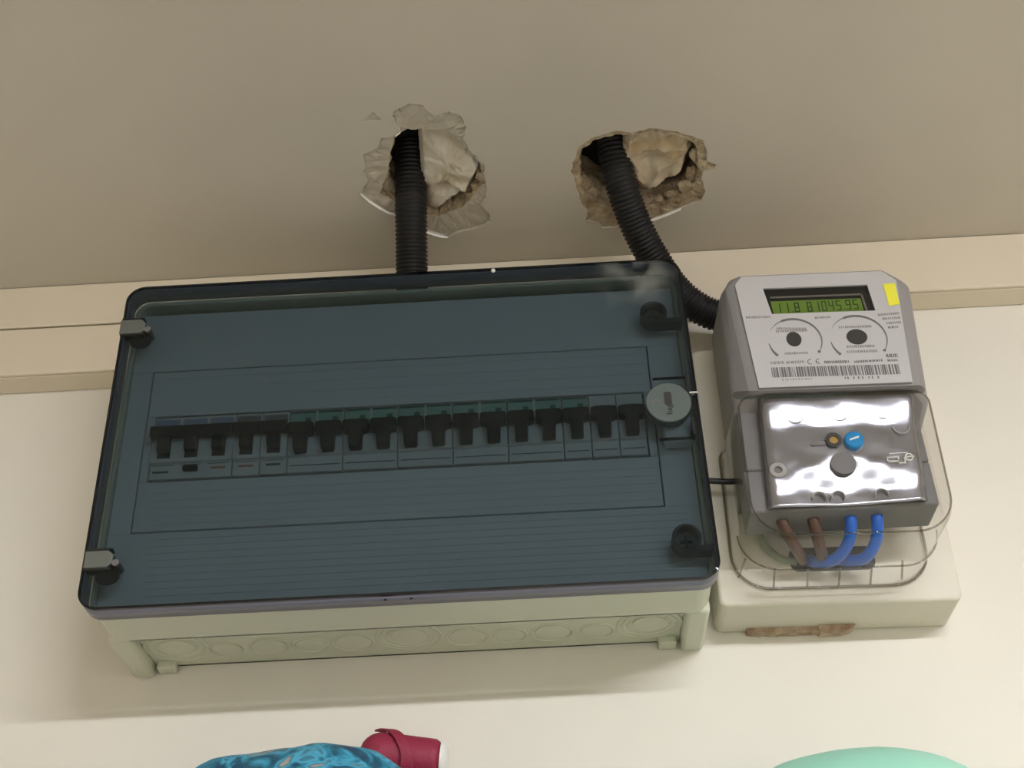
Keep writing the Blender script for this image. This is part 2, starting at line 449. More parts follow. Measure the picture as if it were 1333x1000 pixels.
# pale lifted paint slivers along the lower lips
def sliver(pts, wd, name='lifted_paint_sliver'):
    mb = MB(); vs_ = []
    n = len(pts)
    for i, (x, y) in enumerate(pts):
        ww = wd*sin(pi*(i+.4)/(n-.2)); vs_ += [(x, y, ZC-.0002), (x-.15*ww, y+ww, ZC-.0016), (x, y+ww*.5, ZC+.0004)]
    fs = []
    for i in range(n-1):
        for a in range(3):
            b = (a+1) % 3; fs.append((3*i+a, 3*i+b, 3*i+3+b, 3*i+3+a))
    mb.add(vs_, fs+[(0, 1, 2), (3*n-1, 3*n-2, 3*n-3)]); mb.build(name, m_edge, ceiling)
sliver([(-.0345, -.1185), (-.029, -.110), (-.022, -.102), (-.015, -.095), (-.009, -.0915)], .0016)
sliver([(.0125, -.069), (.018, -.066), (.024, -.063), (.029, -.0612)], .0012)
sliver([(.190, -.0665), (.199, -.0705), (.209, -.0755), (.219, -.0805)], .0018)
sliver([(-.0005, -.1785), (.004, -.183), (.0035, -.187)], .001)

# ceiling batten lamp behind and to the right of the viewer
lamp = empty('ceiling_lamp', (.81, -1.72, ZC), 'long white ceiling batten lamp behind the viewer', 'lamp')
MB().box(.20, 1.42, -1.80, -1.66, ZC-.014, ZC).build('housing', m_white, lamp, bevel=.003)
MB().box(.22, 1.40, -1.79, -1.67, ZC-.028, ZC-.0145).build('diffuser', emit('lamp_glow', LAMP_COLOR, LAMP_POWER), lamp, bevel=.006)

# ------------------------------------------------------------------ cable trunking along the wall-ceiling corner
def trunking(x0, x1, z0, z1, label):
    t = empty('cable_trunking', ((x0+x1)/2, 0, z0), label, 'trunking', 'cable trunking along the ceiling corner')
    MB().box(x0, x1, -.0225, -.0002, z0, z1).build('body', m_trunk, t, bevel=.0008)
    MB().box(x0+.0005, x1-.0005, -.0262, -.0227, z0+.0004, z1-.0004).build('cover_strip', m_trunk, t, bevel=.0012)
trunking(X0, .186, .1742, ZC, 'upper cream trunking strip in the ceiling corner, left of the enclosure')
trunking(X0, .186, .1262, .1732, 'lower cream trunking strip stacked under another, left of the enclosure')
trunking(.187, X1, .1622, ZC, 'single cream trunking strip in the ceiling corner behind and right of the meter')

# ------------------------------------------------------------------ distribution board
db = empty('distribution_board', (0, 0, -.1276), 'large cream distribution enclosure with smoked transparent lid on the wall', 'electrical box')
BX, BZ = .2025, .1276
mb = MB()
o_out = rrect(-BX, BX, -BZ, BZ, .012); o_in = rrect(-BX+.003, BX-.003, -BZ+.003, BZ-.003, .010)
# side wall all round, from the wall out to the lid; the underside is recessed between two feet
n = len(o_out)
ring = lambda pts, y: [(x, y, z) for x, z in pts]
mb.loft([ring(o_out, -.0600 if False else -.066), ring(o_out, -.1075), ring(o_in, -.1075), ring(o_in, -.066), ring(o_out, -.066)], cap=False)
# rear half: top and both sides
mb.box(-BX, BX, -.0665, -.0005, BZ-.003, BZ)
mb.box(-BX, -BX+.003, -.0665, -.0005, -BZ+.010, BZ-.0005)
mb.box(BX-.003, BX, -.0665, -.0005, -BZ+.010, BZ-.0005)
mb.box(-BX+.002, BX-.002, -.0035, -.0006, -.1195, BZ-.002)            # back
base = mb.build('base', m_base, db, bevel=.0006, seg=1)
mb = MB(); mb.box(-.1865, .1865, -.068, -.0004, -.1195, -.1170)
mb.box(-.1865, .1865, -.068, -.064, -.1276, -.1175)
mb.build('underside_panel', m_base, db, bevel=.0008)
for s_ in (-1, 1):
    pts = [(-.1865, -.0004), (-.2025+.001, -.0004), (-.2025, -.006), (-.2025, -.067), (-.1865, -.067)]
    mb = MB()
    for z0, z1 in ((-.1276, -.116),):
        mb.add([(x*-s_ if s_ > 0 else x, y, z) for z in (z0, z1) for x, y in pts],
               [(4, 3, 2, 1, 0), (5, 6, 7, 8, 9)]+[(i, (i+1) % 5, (i+1) % 5+5, i+5) for i in range(5)])
    mb.build('foot', m_base, db, bevel=.003)
    MB().box(min(s_*.1835, s_*.171), max(s_*.1835, s_*.171), -.012, -.0004, -.1252, -.119).build('wall_lug', m_base, db, bevel=.0008)
# knock-outs in the underside
def knock(x, y, rads):
    mb = MB()
    for rr, dz in rads:
        nn = 40; wd = .0007
        rs = []
        for (r_, z) in ((rr-wd, -.1194), (rr-wd*.4, -.1194-dz), (rr+wd*.4, -.1194-dz), (rr+wd, -.1194)):
            rs.append([(x+r_*cos(2*pi*k/nn), y+r_*sin(2*pi*k/nn), z) for k in range(nn)])
        mb.loft(rs, cap=False)
    rr = rads[-1][0]*.84; nn = 40
    mb.loft([[(x+rr*cos(2*pi*k/nn), y+rr*sin(2*pi*k/nn), -.1190) for k in range(nn)], [(x+rr*cos(2*pi*k/nn), y+rr*sin(2*pi*k/nn), -.1200) for k in range(nn)],
             [(x+rr*.9*cos(2*pi*k/nn), y+rr*.9*sin(2*pi*k/nn), -.1202) for k in range(nn)]])
    mb.build('knockout', m_base, db, smooth=True)
for x, kind in ((-.164, 'b'), (-.1305, 's'), (-.1005, 'm'), (-.0715, 's'), (-.0420, 'm'), (-.0030, 'b'), (.0375, 'm'), (.0665, 's'), (.0965, 'm'), (.1270, 's'), (.1640, 'b')):
    if kind == 'b': knock(x, -.034, [(.0225, .0009), (.0185, .0009), (.0145, .0008)])
    elif kind == 'm': knock(x, -.028, [(.0142, .0009)])
    else: knock(x, -.027, [(.0122, .0009)])

# inner cover plate with the slot for the breakers; fine real gaps between its frame and its removable middle
PY = -.103
def rectring(mb, x0, x1, z0, z1, a0, a1, c0, c1, y0, y1):
    mb.box(x0, x1, y0, y1, c1, z1); mb.box(x0, x1, y0, y1, z0, c0); mb.box(x0, a0, y0, y1, c0, c1); mb.box(a1, x1, y0, y1, c0, c1)
mb = MB(); rectring(mb, -.1990, .1990, -.1265, .1185, -.184, .1765, -.0665, .0665, -.098, PY)
mb.build('cover_plate', m_plate, db, bevel=.0003, seg=1)
mb = MB(); rectring(mb, -.1831, .1755, -.0656, .0656, -.1775, .1700, -.0272, .0268, -.098, PY-.0003)
mb.build('breaker_window_panel', m_plate, db, bevel=.0004, seg=1)
mb = MB().box(-.1985, .1985, -.0970, -.0955, -.1245, -.0272); mb.box(-.1985, .1985, -.0970, -.0955, .0268, .118)
mb.build('gap_shade_sheet', m_gap, db)  # near-black sheet whose colour stands for the shade behind the plate's gaps
mb = MB()
for k in range(9): mb.box(-.170, .190, PY-.0005, PY+.001, -.0720-.0052*k, -.0706-.0052*k)
for k in range(4): mb.box(-.172+.05*k, .174, PY-.0006, PY+.001, .0595-.0088*k, .0605-.0088*k)
for k in range(5): mb.box(-.172, .174, PY-.0006, PY+.001, -.0360-.0062*k, -.0352-.0062*k)
mb.build('plate_ridges', m_plate, db)
MB().box(-.19, .19, -.060, -.0585, -.0175, .0175).build('din_rail', m_steel, db)

# lid: 3 mm smoked shell with a skirt
LX, LZ, LY = .205, .1306, -.1237
mb = MB()
mb.loft([rrect(-LX, LX, -LZ, LZ, .0135, y=LY+.0162), rrect(-LX, LX, -LZ, LZ, .0135, y=LY+.0022)], cap=False)
lid = MB().prism(rrect(-LX+.0012, LX-.0012, -LZ+.0012, LZ-.0012, .0125, 10), LY+.0022, LY).build('lid', m_lid, db, label='smoked blue-grey transparent lid face')
mb.v = mb.v[:]; sk = mb.build('lid_skirt', m_skirt, lid, solid=.0022, smooth=True)
mb = MB(); oo = rrect(-LX, LX, -LZ, LZ, .0135, 10); ii = rrect(-LX+.0016, LX-.0016, -LZ+.0016, LZ-.0016, .0121, 10)
mb.loft([ring(oo, LY+.0024), ring(oo, LY+.0003), ring(ii, LY-.0002), ring(ii, LY+.0024), ring(oo, LY+.0024)], cap=False)
mb.build('lid_rim', m_lidrim, lid, smooth=True)
# corner fastenings
for x, z in ((-.197, .0935), (-.195, -.095)):
    MB().prism([(x-.0092, z-.0062), (x+.006, z-.0062), (x+.0095, z-.003), (x+.0095, z+.003), (x+.006, z+.0062), (x-.0092, z+.0062)], -.112, LY-.0006).build('hinge_tab', m_tab, lid, bevel=.0008, label='grey hinge tab at the left lid edge')
    mb = MB(); mb.box(x-.0082, x+.008, -.118, LY-.0003, z+.0064, z+.0078); mb.box(x-.0082, x+.009, -.118, LY-.0003, z-.0080, z-.0064)
    mb.build('hinge_slot', m_gap, lid)
    MB().disc(x+.006, z-.0105, .0078, -.1185, -.1195, rz=.0062).build('hinge_recess', m_gap, lid)
    s1 = MB().disc(x+.0115, z-.0030, .0024, -.112, LY-.0002, n=16).build('hinge_screw', m_print, lid)
for x, z in ((.182, .084), (.186, -.099)):
    mb = MB(); mb.ring(x, z, .0078, .0096, -.110, -.1206); mb.box(x, .202, -.110, -.1206, z-.0100, z-.0062); mb.build('screw_housing', m_port, lid, label='dark rounded screw housing behind the lid')
    MB().disc(x, z, .0074, -.108, -.113).build('screw_seat', m_disc, lid)
    mb = MB(); mb.box(x-.004, x+.004, -.113, -.1146, z-.0008, z+.0008); mb.box(x-.0008, x+.0008, -.113, -.1146, z-.004, z+.004); mb.build('screw_cross', m_gap, lid)
# latch on the right edge
mb = MB(); mb.box(.1800, .2002, -.104, -.1145, -.0225, .0255); mb.build('latch_plate', m_plate, db, bevel=.002)
mb = MB(); mb.box(.1983, .2000, -.116, LY-.0004, .006, .0265); mb.box(.1985, .2002, -.116, LY-.0004, -.0235, -.010); mb.box(.176, .1985, -.1180, -.1199, -.0242, -.0228); mb.box(.176, .1985, -.1180, -.1199, .0257, .0268)
mb.build('latch_gap', m_gap, db)
latch = MB().disc(.1843, .0025, .0155, -.117, LY-.0016, 48, rz=.0158).build('latch_disc', m_disc, db, bevel=.0006, label='round grey latch disc with print')
MB().box(.1995, .2050, -.120, LY-.0012, .0095, .0102).build('latch_mark', m_white, db)
ydl = LY-.00165
mb = MB(); mb.ring(.1760, .0020, .0020, .0032, ydl, ydl-.0001, pi*.05, pi*.95, 20); mb.box(.1730, .1737, ydl, ydl-.0001, -.001, .002)
mb.build('latch_emblem', m_print, latch)
MB().prism(rrect(.1815, .1868, .0000, .0108, .0018, 4), ydl, ydl-.0001).build('latch_print_band', m_port, latch)
text_mesh('hager', .0062, .1842, -.0010, ydl-.0002, 'latch_lettering', m_disct, latch, rot=pi/2)

# ------------------------------------------------------------------ breakers inside
PIT = .0192; XB = -.1765
BASE_Y = -.0600
def breaker(i0, nmod, label, style, group=None):
    x0 = XB+PIT*i0; x1 = x0+PIT*nmod; g = .0003
    t = empty('circuit_breaker', ((x0+x1)/2, BASE_Y, 0), label, 'circuit breaker', group)
    mb = MB()
    prof = [(-.0612, -.038), (-.090, -.038), (-.090, -.0255), (-.1040, -.0255), (-.1046, -.0140), (-.1070, -.0135), (-.1070, .0100), (-.1046, .0105), (-.1040, .0250), (-.090, .0250), (-.090, .038), (-.0612, .038)]
    a = [(x0+g, y, z) for y, z in prof]; b = [(x1-g, y, z) for y, z in prof]; n = len(prof)
    mb.add(a+b, [tuple(range(n)), tuple(range(2*n-1, n-1, -1))]+[(i, i+n, (i+1) % n+n, (i+1) % n) for i in range(n)])
    body = mb.build('breaker_body', m_break, t, bevel=.0004, seg=1)
    for k in range(nmod):
        c = x0+PIT*(k+.5)
        MB().box(c-.0045, c+.0045, -.1060, -.1074, -.0105, .0085).build('toggle_slot', m_gap, t)
        if style == 'main':
            MB().prism([(c-.0043, -.0068), (c+.0043, -.0068), (c+.0043, .004), (c-.0043, .004)], -.107, -.1125).build('toggle', m_toggle, t, bevel=.0008)
        else:
            # wide grip with a narrower stem below it
            MB().prism([(c-.0042, -.0125), (c+.0042, -.0125), (c+.0048, .0002), (c+.0092, .0018), (c+.0092, .0082), (c+.0075, .0094), (c-.0075, .0094), (c-.0092, .0082), (c-.0092, .0018), (c-.0048, .0002)], -.1070, -.1150).build('toggle', m_toggle, t, bevel=.0008)
        if style in ('green', 'grey'):
            if style == 'green':
                MB().box(c-PIT/2+.0008, c+PIT/2-.0008, -.1030, -.1049, .0118, .0238).build('label_strip', m_green, t, label='green label strip')
                MB().box(c-PIT/2+.0008, c+PIT/2-.0008, -.1045, -.1051, .0222, .0238).build('strip_edge', m_greend, t)
                MB().box(c+.0015, c+.0055, -.1045, -.1054, .0142, .0182).build('indicator', m_greend, t)
            else:
                MB().box(c-.005, c+.005, -.1030, -.1050, .0130, .0160).build('label_strip', m_printl, t)
    if style == 'main':
        MB().box(x0, x1, -.1085, -.1150, .0035, .0118).build('tie_bar', m_toggle, t, bevel=.001, label='black bar joining the toggles')
        for k in range(nmod):
            c = x0+PIT*(k+.5)
            MB().box(c-.0085, c+.0080, -.1030, -.1050, .0140, .0225).build('label_strip', m_bluel if i0+k < 3 else m_printl, t)
            if i0+k == 1:
                MB().prism(rrect(c-.0052, c+.0052, -.0205, -.0160, .0012, 3), -.104, -.1062).build('test_button', m_toggle, t, label='black test button')
            elif i0+k == 0:
                MB().box(c-.007, c+.004, -.1040, -.1052, -.0208, -.0196).build('label_line', m_greend, t)
            else:
                MB().box(c-.005, c+.005, -.1040, -.1052, -.0190, -.0178).build('label_line', m_orange if i0+k < 4 else m_print, t)
            MB().box(c-.0075, c+.0075, -.1040, -.1050, -.0152, -.0148).build('label_rule', m_printl, t)
    else:
        MB().box(x0+.002, x1-.002, -.1040, -.1050, -.0205, -.0201).build('label_rule', m_printl, t)
    return t
breaker(0, 3, 'wide switch with black test button and joined black toggles, leftmost in the row', 'main')
breaker(3, 1, 'narrow tied breaker just right of the three-module switch with the test button', 'main')
breaker(4, 1, 'narrow tied breaker touching the left side of the first green-labelled breaker', 'main')
lab = ['double breaker with green labels, leftmost of the green-labelled ones', 'double green-labelled breaker, second from the left of its kind',
       'double green-labelled breaker in the middle of the five of its kind', 'double green-labelled breaker, fourth from the left of its kind',
       'double green-labelled breaker, rightmost of the double ones']
for k in range(5):
    breaker(5+2*k, 2, lab[k], 'green', 'double breakers with green labels')
breaker(15, 1, 'single narrow breaker with a green label right of the double ones', 'green')
breaker(16, 1, 'single grey-labelled breaker next to the last green label', 'grey', 'single breakers with grey labels')
breaker(17, 1, 'last single breaker at the right end of the row beside the latch', 'grey', 'single breakers with grey labels')

# speck of plaster on the lid's top edge, two dark screw points on the skirt
bm = bmesh.new(); bmesh.ops.create_icosphere(bm, subdivisions=2, radius=.0016)
mb = MB(); bm.verts.index_update(); mb.add([(.0674+q.co.x, LY-.0003+q.co.y, .1275+q.co.z*1.1) for q in bm.verts], [[v_.index for v_ in fc.verts] for fc in bm.faces]); bm.free()
o = mb.build('plaster_speck', m_white, smooth=True, loc=(.0674, LY, .1275)); o['label'] = 'tiny white speck on the top edge of the smoked lid'; o['category'] = 'speck'
for x in (-.0085, .0080):
    mb = MB(); nn = 12
    mb.loft([[(x+.0011*cos(2*pi*k/nn), -.1170+.0011*sin(2*pi*k/nn), z) for k in range(nn)] for z in (-.1300, -.1309)])
    mb.build('skirt_mark', m_gap, lid)

# ------------------------------------------------------------------ corrugated conduits
def conduit(pts, label, loc, name='corrugated_conduit', R=.0128, pitch=.0034):
    P = resample(spline(pts, 24), pitch/6)
    prof = [1.0, 1.0, .99, .92, .90, .93]
    t = MB().sweep(P, lambda i: R*prof[i % 6], 28)
    o = t.build(name, m_conduit, smooth=True, loc=loc, auto=math.radians(75)); o['label'] = label; o['category'] = 'conduit'; o['group'] = 'black corrugated conduits'
    return o
conduit([(.0050, -.128, .335), (.0045, -.122, .27), (.0035, -.104, .2175), (.0020, -.082, .180), (.0015, -.066, .145), (.0015, -.060, .1262)],
        'black corrugated conduit dropping straight from the left ceiling hole behind the lid', (.0015, -.06, .127))
conduit([(.162, -.150, .33), (.163, -.142, .27), (.1670, -.122, .225), (.1790, -.092, .196), (.1955, -.066, .1740), (.213, -.047, .157), (.236, -.0375, .1425), (.262, -.0350, .1375), (.29, -.0350, .1365)],
        'black corrugated conduit curving from the right ceiling hole to behind the meter', (.262, -.035, .1375))

# ------------------------------------------------------------------ meter block on the wall
blk = empty('mounting_block', (.295, 0, -.1150), 'white rounded mounting block on the wall under and behind the meter', 'mounting block')
T = Matrix.Rotation(0.022, 3, 'Y')
def tilt(mb, cx=.295, cz=-.05, a=.022):
    out = []
    for x, y, z in mb.v:
        dx, dz = x-cx, z-cz; out.append((cx+dx*cos(a)+dz*sin(a), y, cz-dx*sin(a)+dz*cos(a)))
    mb.v = out; return mb
mb = MB(); oo = rrect(.2135, .3790, -.1165, .100, .006, 5)
mb.prism(oo, -.0005, -.0455)
tilt(mb).build('block_body', m_board, blk, bevel=.0022, seg=3)
# slot in its face where the cables go in
mb = MB(); mb.prism(rrect(.2650, .3240, -.0920, -.0740, .006, 5), -.0450, -.0459)
tilt(mb).build('cable_slot', m_port, blk)
mb = MB(); nn = 28; pts = []
for k in range(nn+1):
    t = k/nn; pts.append((.234+.068*t, -.1178-.0012*t-.0020*abs(noise.noise(Vector((k*.6, 2, 0))))-.0010*sin(pi*t)))
pts = pts+[(.302, -.1160), (.234, -.1140)]
mb.prism(pts, -.0003, -.008); mb.build('plaster_residue', m_residue, blk, label='brown torn plaster along the lower edge of the block')
mb = MB(); mb.prism([(.2835, -.1165), (.3100, -.1172), (.3080, -.1195), (.3000, -.1215), (.2850, -.1215)], -.0004, -.0105); mb.build('plaster_residue', m_residue, blk)

# ------------------------------------------------------------------ meter
mt = empty('electricity_meter', (.300, -.046, -.105), 'grey electricity meter with green display and clear terminal cover beside the enclosure', 'meter')
F_ = [(.2400, .1050), (.2470, .1142), (.3520, .1125), (.3640, .1020), (.3560, .0085), (.2455, .0105)]
M_ = [(.2330, .105), (.2440, .1205), (.3560, .1190), (.3735, .104), (.3660, .000), (.2305, .001)]
B_ = [(.2325, .110), (.2440, .126), (.3600, .124), (.3770, .110), (.3640, -.015), (.2310, -.020)]
mb = MB(); YF = -.1200
mb.loft([[(x, -.0462, z) for x, z in B_], [(x, -.1085, z) for x, z in M_], [(x, -.1192, z) for x, z in F_]])
body = mb.build('meter_body', m_meter, mt, bevel=.0045, seg=3)
# front label plate with the display cut-out; built as a face ring round the opening
face_o = [(.2435, .1040), (.2490, .1112), (.3510, .1096), (.3600, .1005), (.3535, .0110), (.2482, .0128)]
win = [(.2630, .0995), (.3385, .0978), (.3400, .0740), (.2662, .0758)]
def face_with_hole(outer, inner, y0, y1):
    bm = bmesh.new()
    for lp in (outer, inner):
        vs_ = [bm.verts.new((x, y1, z)) for x, z in lp]
        for i in range(len(vs_)): bm.edges.new((vs_[i], vs_[(i+1) % len(vs_)]))
    bmesh.ops.triangle_fill(bm, use_beauty=True, use_dissolve=False, edges=bm.edges[:], normal=(0, -1, 0))
    bm.verts.index_update(); mb = MB(); mb.add([tuple(v_.co) for v_ in bm.verts], [tuple(v_.index for v_ in p.verts) for p in bm.faces]); bm.free()
    for lp in (outer, inner): mb.loft([[(x, y1, z) for x, z in lp], [(x, y0, z) for x, z in lp]], cap=False)
    return mb
plate = face_with_hole(face_o, win, -.1190, -.1212).build('face_plate', m_face, mt, label='silver-grey printed face plate')
# display recess: the plate stands over a dark frame, the glass sits deeper
mb = MB(); mb.prism([(.2622, .1003), (.3393, .0986), (.3408, .0732), (.2654, .0750)], -.1150, -.1196); mb.build('display_frame', m_lcdf, mt)
mb = MB(); mb.prism([(.2676, .0925), (.3335, .0910), (.3340, .0895), (.2676, .0910)], -.119, -.1199); mb.prism([(.3325, .0910), (.3338, .0910), (.3350, .0750), (.3337, .0750)], -.119, -.1199); mb.build('display_bezel', m_lcdb, mt)
lcd = MB().prism([(.2670, .0882), (.3318, .0868), (.3322, .0752), (.2680, .0766)], -.1190, -.1198).build('display', m_lcd, mt, label='green liquid crystal display')
SEG = {'0': 'abcdef', '1': 'bc', '2': 'abged', '3': 'abgcd', '4': 'fgbc', '5': 'afgcd', '6': 'afgedc', '7': 'abc', '8': 'abcdefg', '9': 'abfgcd', '.': '.', ' ': ''}
mb = MB()
def digit(ch, x, z, wd, h, t=.0009):
    sh = .0004
    def b(xa, xb, za, zb): mb.box(xa, xb, -.1197, -.11995, za, zb)
    for s_ in SEG[ch]:
        if s_ == 'a': b(x, x+wd, z+h-t, z+h)
        if s_ == 'g': b(x, x+wd, z+h/2-t/2, z+h/2+t/2)
        if s_ == 'd': b(x, x+wd, z, z+t)
        if s_ == 'f': b(x, x+t, z+h/2, z+h)
        if s_ == 'b': b(x+wd-t, x+wd, z+h/2, z+h)
        if s_ == 'e': b(x, x+t, z, z+h/2)
        if s_ == 'c': b(x+wd-t, x+wd, z, z+h/2)
        if s_ == '.': b(x, x+t, z, z+t)
x = .2700
for ch in '11.8':
    digit(ch, x, .0775-.0002*(x-.27)/.06*6, .0036, .0086); x += .0056 if ch != '.' else .0022
x = .2925
for ch in '81045.95':
    digit(ch, x, .0771, .0036, .0088); x += .0052 if ch != '.' else .0018
mb.build('display_digits', m_lcdp, lcd)
YP = -.1213
# two button rings with their dark optical ports
def dial(cx, cz, R_, px, pz, rx, rz):
    mb = MB()
    mb.ring(cx, cz, R_-.0006, R_+.0006, YP, YP-.00012, math.radians(-35), math.radians(80), 40, w=lambda t: .45+1.0*t)
    mb.ring(cx, cz, R_-.0009, R_+.0009, YP, YP-.00014, math.radians(75), math.radians(112), 16)
    mb.ring(cx, cz, R_-.0004, R_+.0004, YP, YP-.00012, math.radians(112), math.radians(150), 16, w=lambda t: 1-.8*t)
    mb.ring(cx, cz, R_-.0008, R_+.0008, YP, YP-.00012, math.radians(185), math.radians(222), 20, w=lambda t: .3+1.0*t)
    mb.disc(cx+R_*cos(-.62), cz+R_*sin(-.62), .0011, YP, YP-.00013, 12)
    mb.build('dial_ring', m_print, mt)
    MB().disc(px, pz, rx, -.1205, YP-.0002, 32, rz=rz).build('optical_port', m_port, mt)
dial(.2790, .0515, .0187, .2783, .0525, .0053, .0063)
dial(.3235, .0503, .0198, .3226, .0516, .0073, .0066)
# rows of small print
mb = MB(); ml = MB()
def line(b, x0, z0, x1, z1, h, wmin=.0005, wmax=.0010, gap=.00040):
    h *= 1.45
    x = x0; random.seed(int(x0*1e5)+int(z0*1e5))
    while x < x1:
        wd = random.uniform(wmin, wmax); t = (x-x0)/(x1-x0); z = z0+(z1-z0)*t
        hh = h*random.uniform(.75, 1)
        b.box(x, min(x+wd, x1), YP, YP-.0001, z-hh/2, z+hh/2); x += wd+gap*random.uniform(.6, 2)
line(ml, .2472, .0738, .2650, .0733, .0015)
line(ml, .2960, .0703, .3070, .0703, .0013)
line(ml, .3410, .0699, .3565, .0704, .0015); line(ml, .3435, .0662, .3562, .0666, .0015); line(ml, .3456, .0622, .3558, .0624, .0015); line(mb, .3458, .0583, .3530, .0585, .0013)
line(ml, .2675, .0626, .2885, .0610, .0015); line(ml, .2668, .0600, .2890, .0596, .0015); line(ml, .3115, .0608, .3345, .0602, .0014)
line(ml, .2700, .0405, .2862, .0402, .0014); line(ml, .3140, .0436, .3335, .0430, .0016); line(ml, .3135, .0392, .3345, .0386, .0016)
line(ml, .2591, .0331, .2680, .0330, .0018); line(ml, .2700, .0328, .2827, .0327, .0018)
line(mb, .2962, .0314, .3134, .0308, .0017); line(mb, .3170, .0303, .3364, .0305, .0014)
line(mb, .3397, .0340, .3478, .0339, .0022); line(mb, .3400, .0300, .3470, .0298, .0014)
line(ml, .2650, .0185, .2860, .0180, .0012, gap=.0009); line(mb, .3080, .0172, .3330, .0163, .0015, .0006, .001, gap=.0018)
mb.build('printed_lines', m_print, plate, kind='stuff'); ml.build('printed_lines', m_printl, plate, kind='stuff')
mb = MB()
mb.ring(.2868, .0323, .0017, .0022, YP, YP-.0001, math.radians(70), math.radians(290), 20)
mb.ring(.2925, .0323, .0017, .0022, YP, YP-.0001, math.radians(70), math.radians(290), 20); mb.box(.2904, .2925, YP, YP-.0001, .0321, .0325)
mb.build('conformity_mark', m_print, plate)
mb = MB(); random.seed(3); x = .2587
while x < .3465:
    wd = random.choice((.0004, .0006, .0009, .0013)); t = (x-.2587)/.0878
    mb.box(x, min(x+wd, .3466), YP, YP-.0001, .0208-.0028*t, .0292-.0028*t); x += wd+random.choice((.0004, .0006, .0010, .0004))
mb.build('barcode', m_print, plate)
stk = MB().prism([(.3497, .0972), (.3582, .0972), (.3580, .0782), (.3502, .0772)], YP+.0002, YP-.0005).build('yellow_sticker', m_yellow, mt, label='small yellow sticker at the top right')

# terminal block inside the clear cover; panel finish and bends shaped to mirror the lamp
mb = MB(); mb.box(.2325, .3560, -.1080, -.0462, -.045, .004); mb.box(.2310, .3560, -.1080, -.0760, -.0775, -.045)
tb = mb.build('terminal_block', m_termg, mt, bevel=.0015)
rings = []
prof = [(.0090, -.1196), (.0040, -.1196), (-.0010, -.1192), (-.0060, -.1182), (-.0110, -.1170), (-.0160, -.1159), (-.0185, -.1156), (-.0230, -.1157), (-.0290, -.1157), (-.0350, -.1156), (-.0400, -.1152), (-.0420, -.1146), (-.0440, -.1146), (-.0460, -.1146), (-.0480, -.1146), (-.0500, -.1135), (-.0530, -.1135), (-.0560, -.1124), (-.0590, -.1124), (-.0620, -.1112), (-.0664, -.1104), (-.0690, -.1108), (-.0745, -.1106), (-.0765, -.1090)]
for z, y in prof:
    t = (.009-z)/.0855; xl = .2470-.0045*t; xr = .3540-.0065*t
    ring_ = []
    for k in range(25):
        s_ = k/24; e = max(0, abs(s_-.5)*2-.9)/.1
        edge_ = min(1., max(0., (abs(s_-.52)*2-.12)/.7)); zc = -.041-.015*edge_
        if z < -.038: y = -.1154+.21*max(0, min(zc-z, -.0665-z if False else zc+.0665)) 
        if z < -.067: y = -.1154+.21*(zc+.0665)
        bump = .00022*sin(s_*17+z*260)+.00018*sin(s_*31-z*410+1)
        ring_.append((xl+(xr-xl)*s_, y+.0025*e*e+bump, z-.0030*s_*(1-t)))
    rings.append(ring_)
mb = MB(); mb.loft(rings, cap=False, closed=False)
panel = mb.build('terminal_panel', m_panel, mt, smooth=True, solid=.001, auto=math.radians(60), label='grey terminal panel with a metallic finish, bent to reflect the lamp')
YT = -.1168
MB().disc(.3063, -.0310, .0066, -.112, YT-.0024, 28).build('blue_seal', m_blue, mt, bevel=.0012, label='round blue seal with slot')
MB().prism([(.3030, -.0322), (.3095, -.0302), (.3095, -.0289), (.3030, -.0309)], YT-.0020, YT-.0028).build('seal_slot', m_white, mt)
MB().ring(.2928, -.0298, .0030, .0056, -.112, YT-.0008).build('screw_collar', m_port, mt)
MB().disc(.2928, -.0300, .0034, -.112, YT-.0003, 20).build('brass_screw', m_brass, mt, bevel=.0006, label='brass screw')
MB().disc(.2965, -.0475, .0085, -.110, -.1163, 28).build('screw_recess', m_termg, mt)
MB().prism(rrect(.2775, .2870, -.0330, -.0300, .0012, 4), -.114, YT).build('panel_slot', m_termg, mt)
MB().ring(.2525, -.0505, .0028, .0056, -.112, YT).build('moulded_ring', m_side, mt)
MB().disc(.2800, .0000, .0030, -.114, YT-.0006, 20).build('panel_plug', m_termg, mt)
mb = MB()
for cx, rr in ((.2700, .006), (.3000, .006), (.3300, .006)): mb.ring(cx, -.0085, rr-.0004, rr+.0004, -.114, YT-.0002, pi, 2*pi, 20)
mb.ring(.3400, -.0215, .0052, .0060, -.114, YT-.0002, pi, 2*pi, 20)
for cx in (.2770, .2895, .3180): mb.ring(cx, -.0715, .0040, .0047, -.110, -.1140, 0, pi, 20)
mb.build('moulded_arcs', m_side, mt)
mb = MB()
for a in ((.3255, .3330, -.0455, -.0449), (.3255, .3330, -.0485, -.0479), (.3255, .3261, -.0485, -.0449), (.3330, .3336, -.0470, -.0449), (.3330, .3370, -.0500, -.0494), (.3370, .3376, -.0500, -.0449), (.3370, .3440, -.0455, -.0449), (.3280, .3400, -.0425, -.0420)):
    mb.box(a[0], a[1], -.114, YT+.0002, a[2], a[3])
mb.ring(.3405, -.0455, .0022, .0028, -.114, YT+.0002)
mb.build('wiring_diagram', m_white, mt)

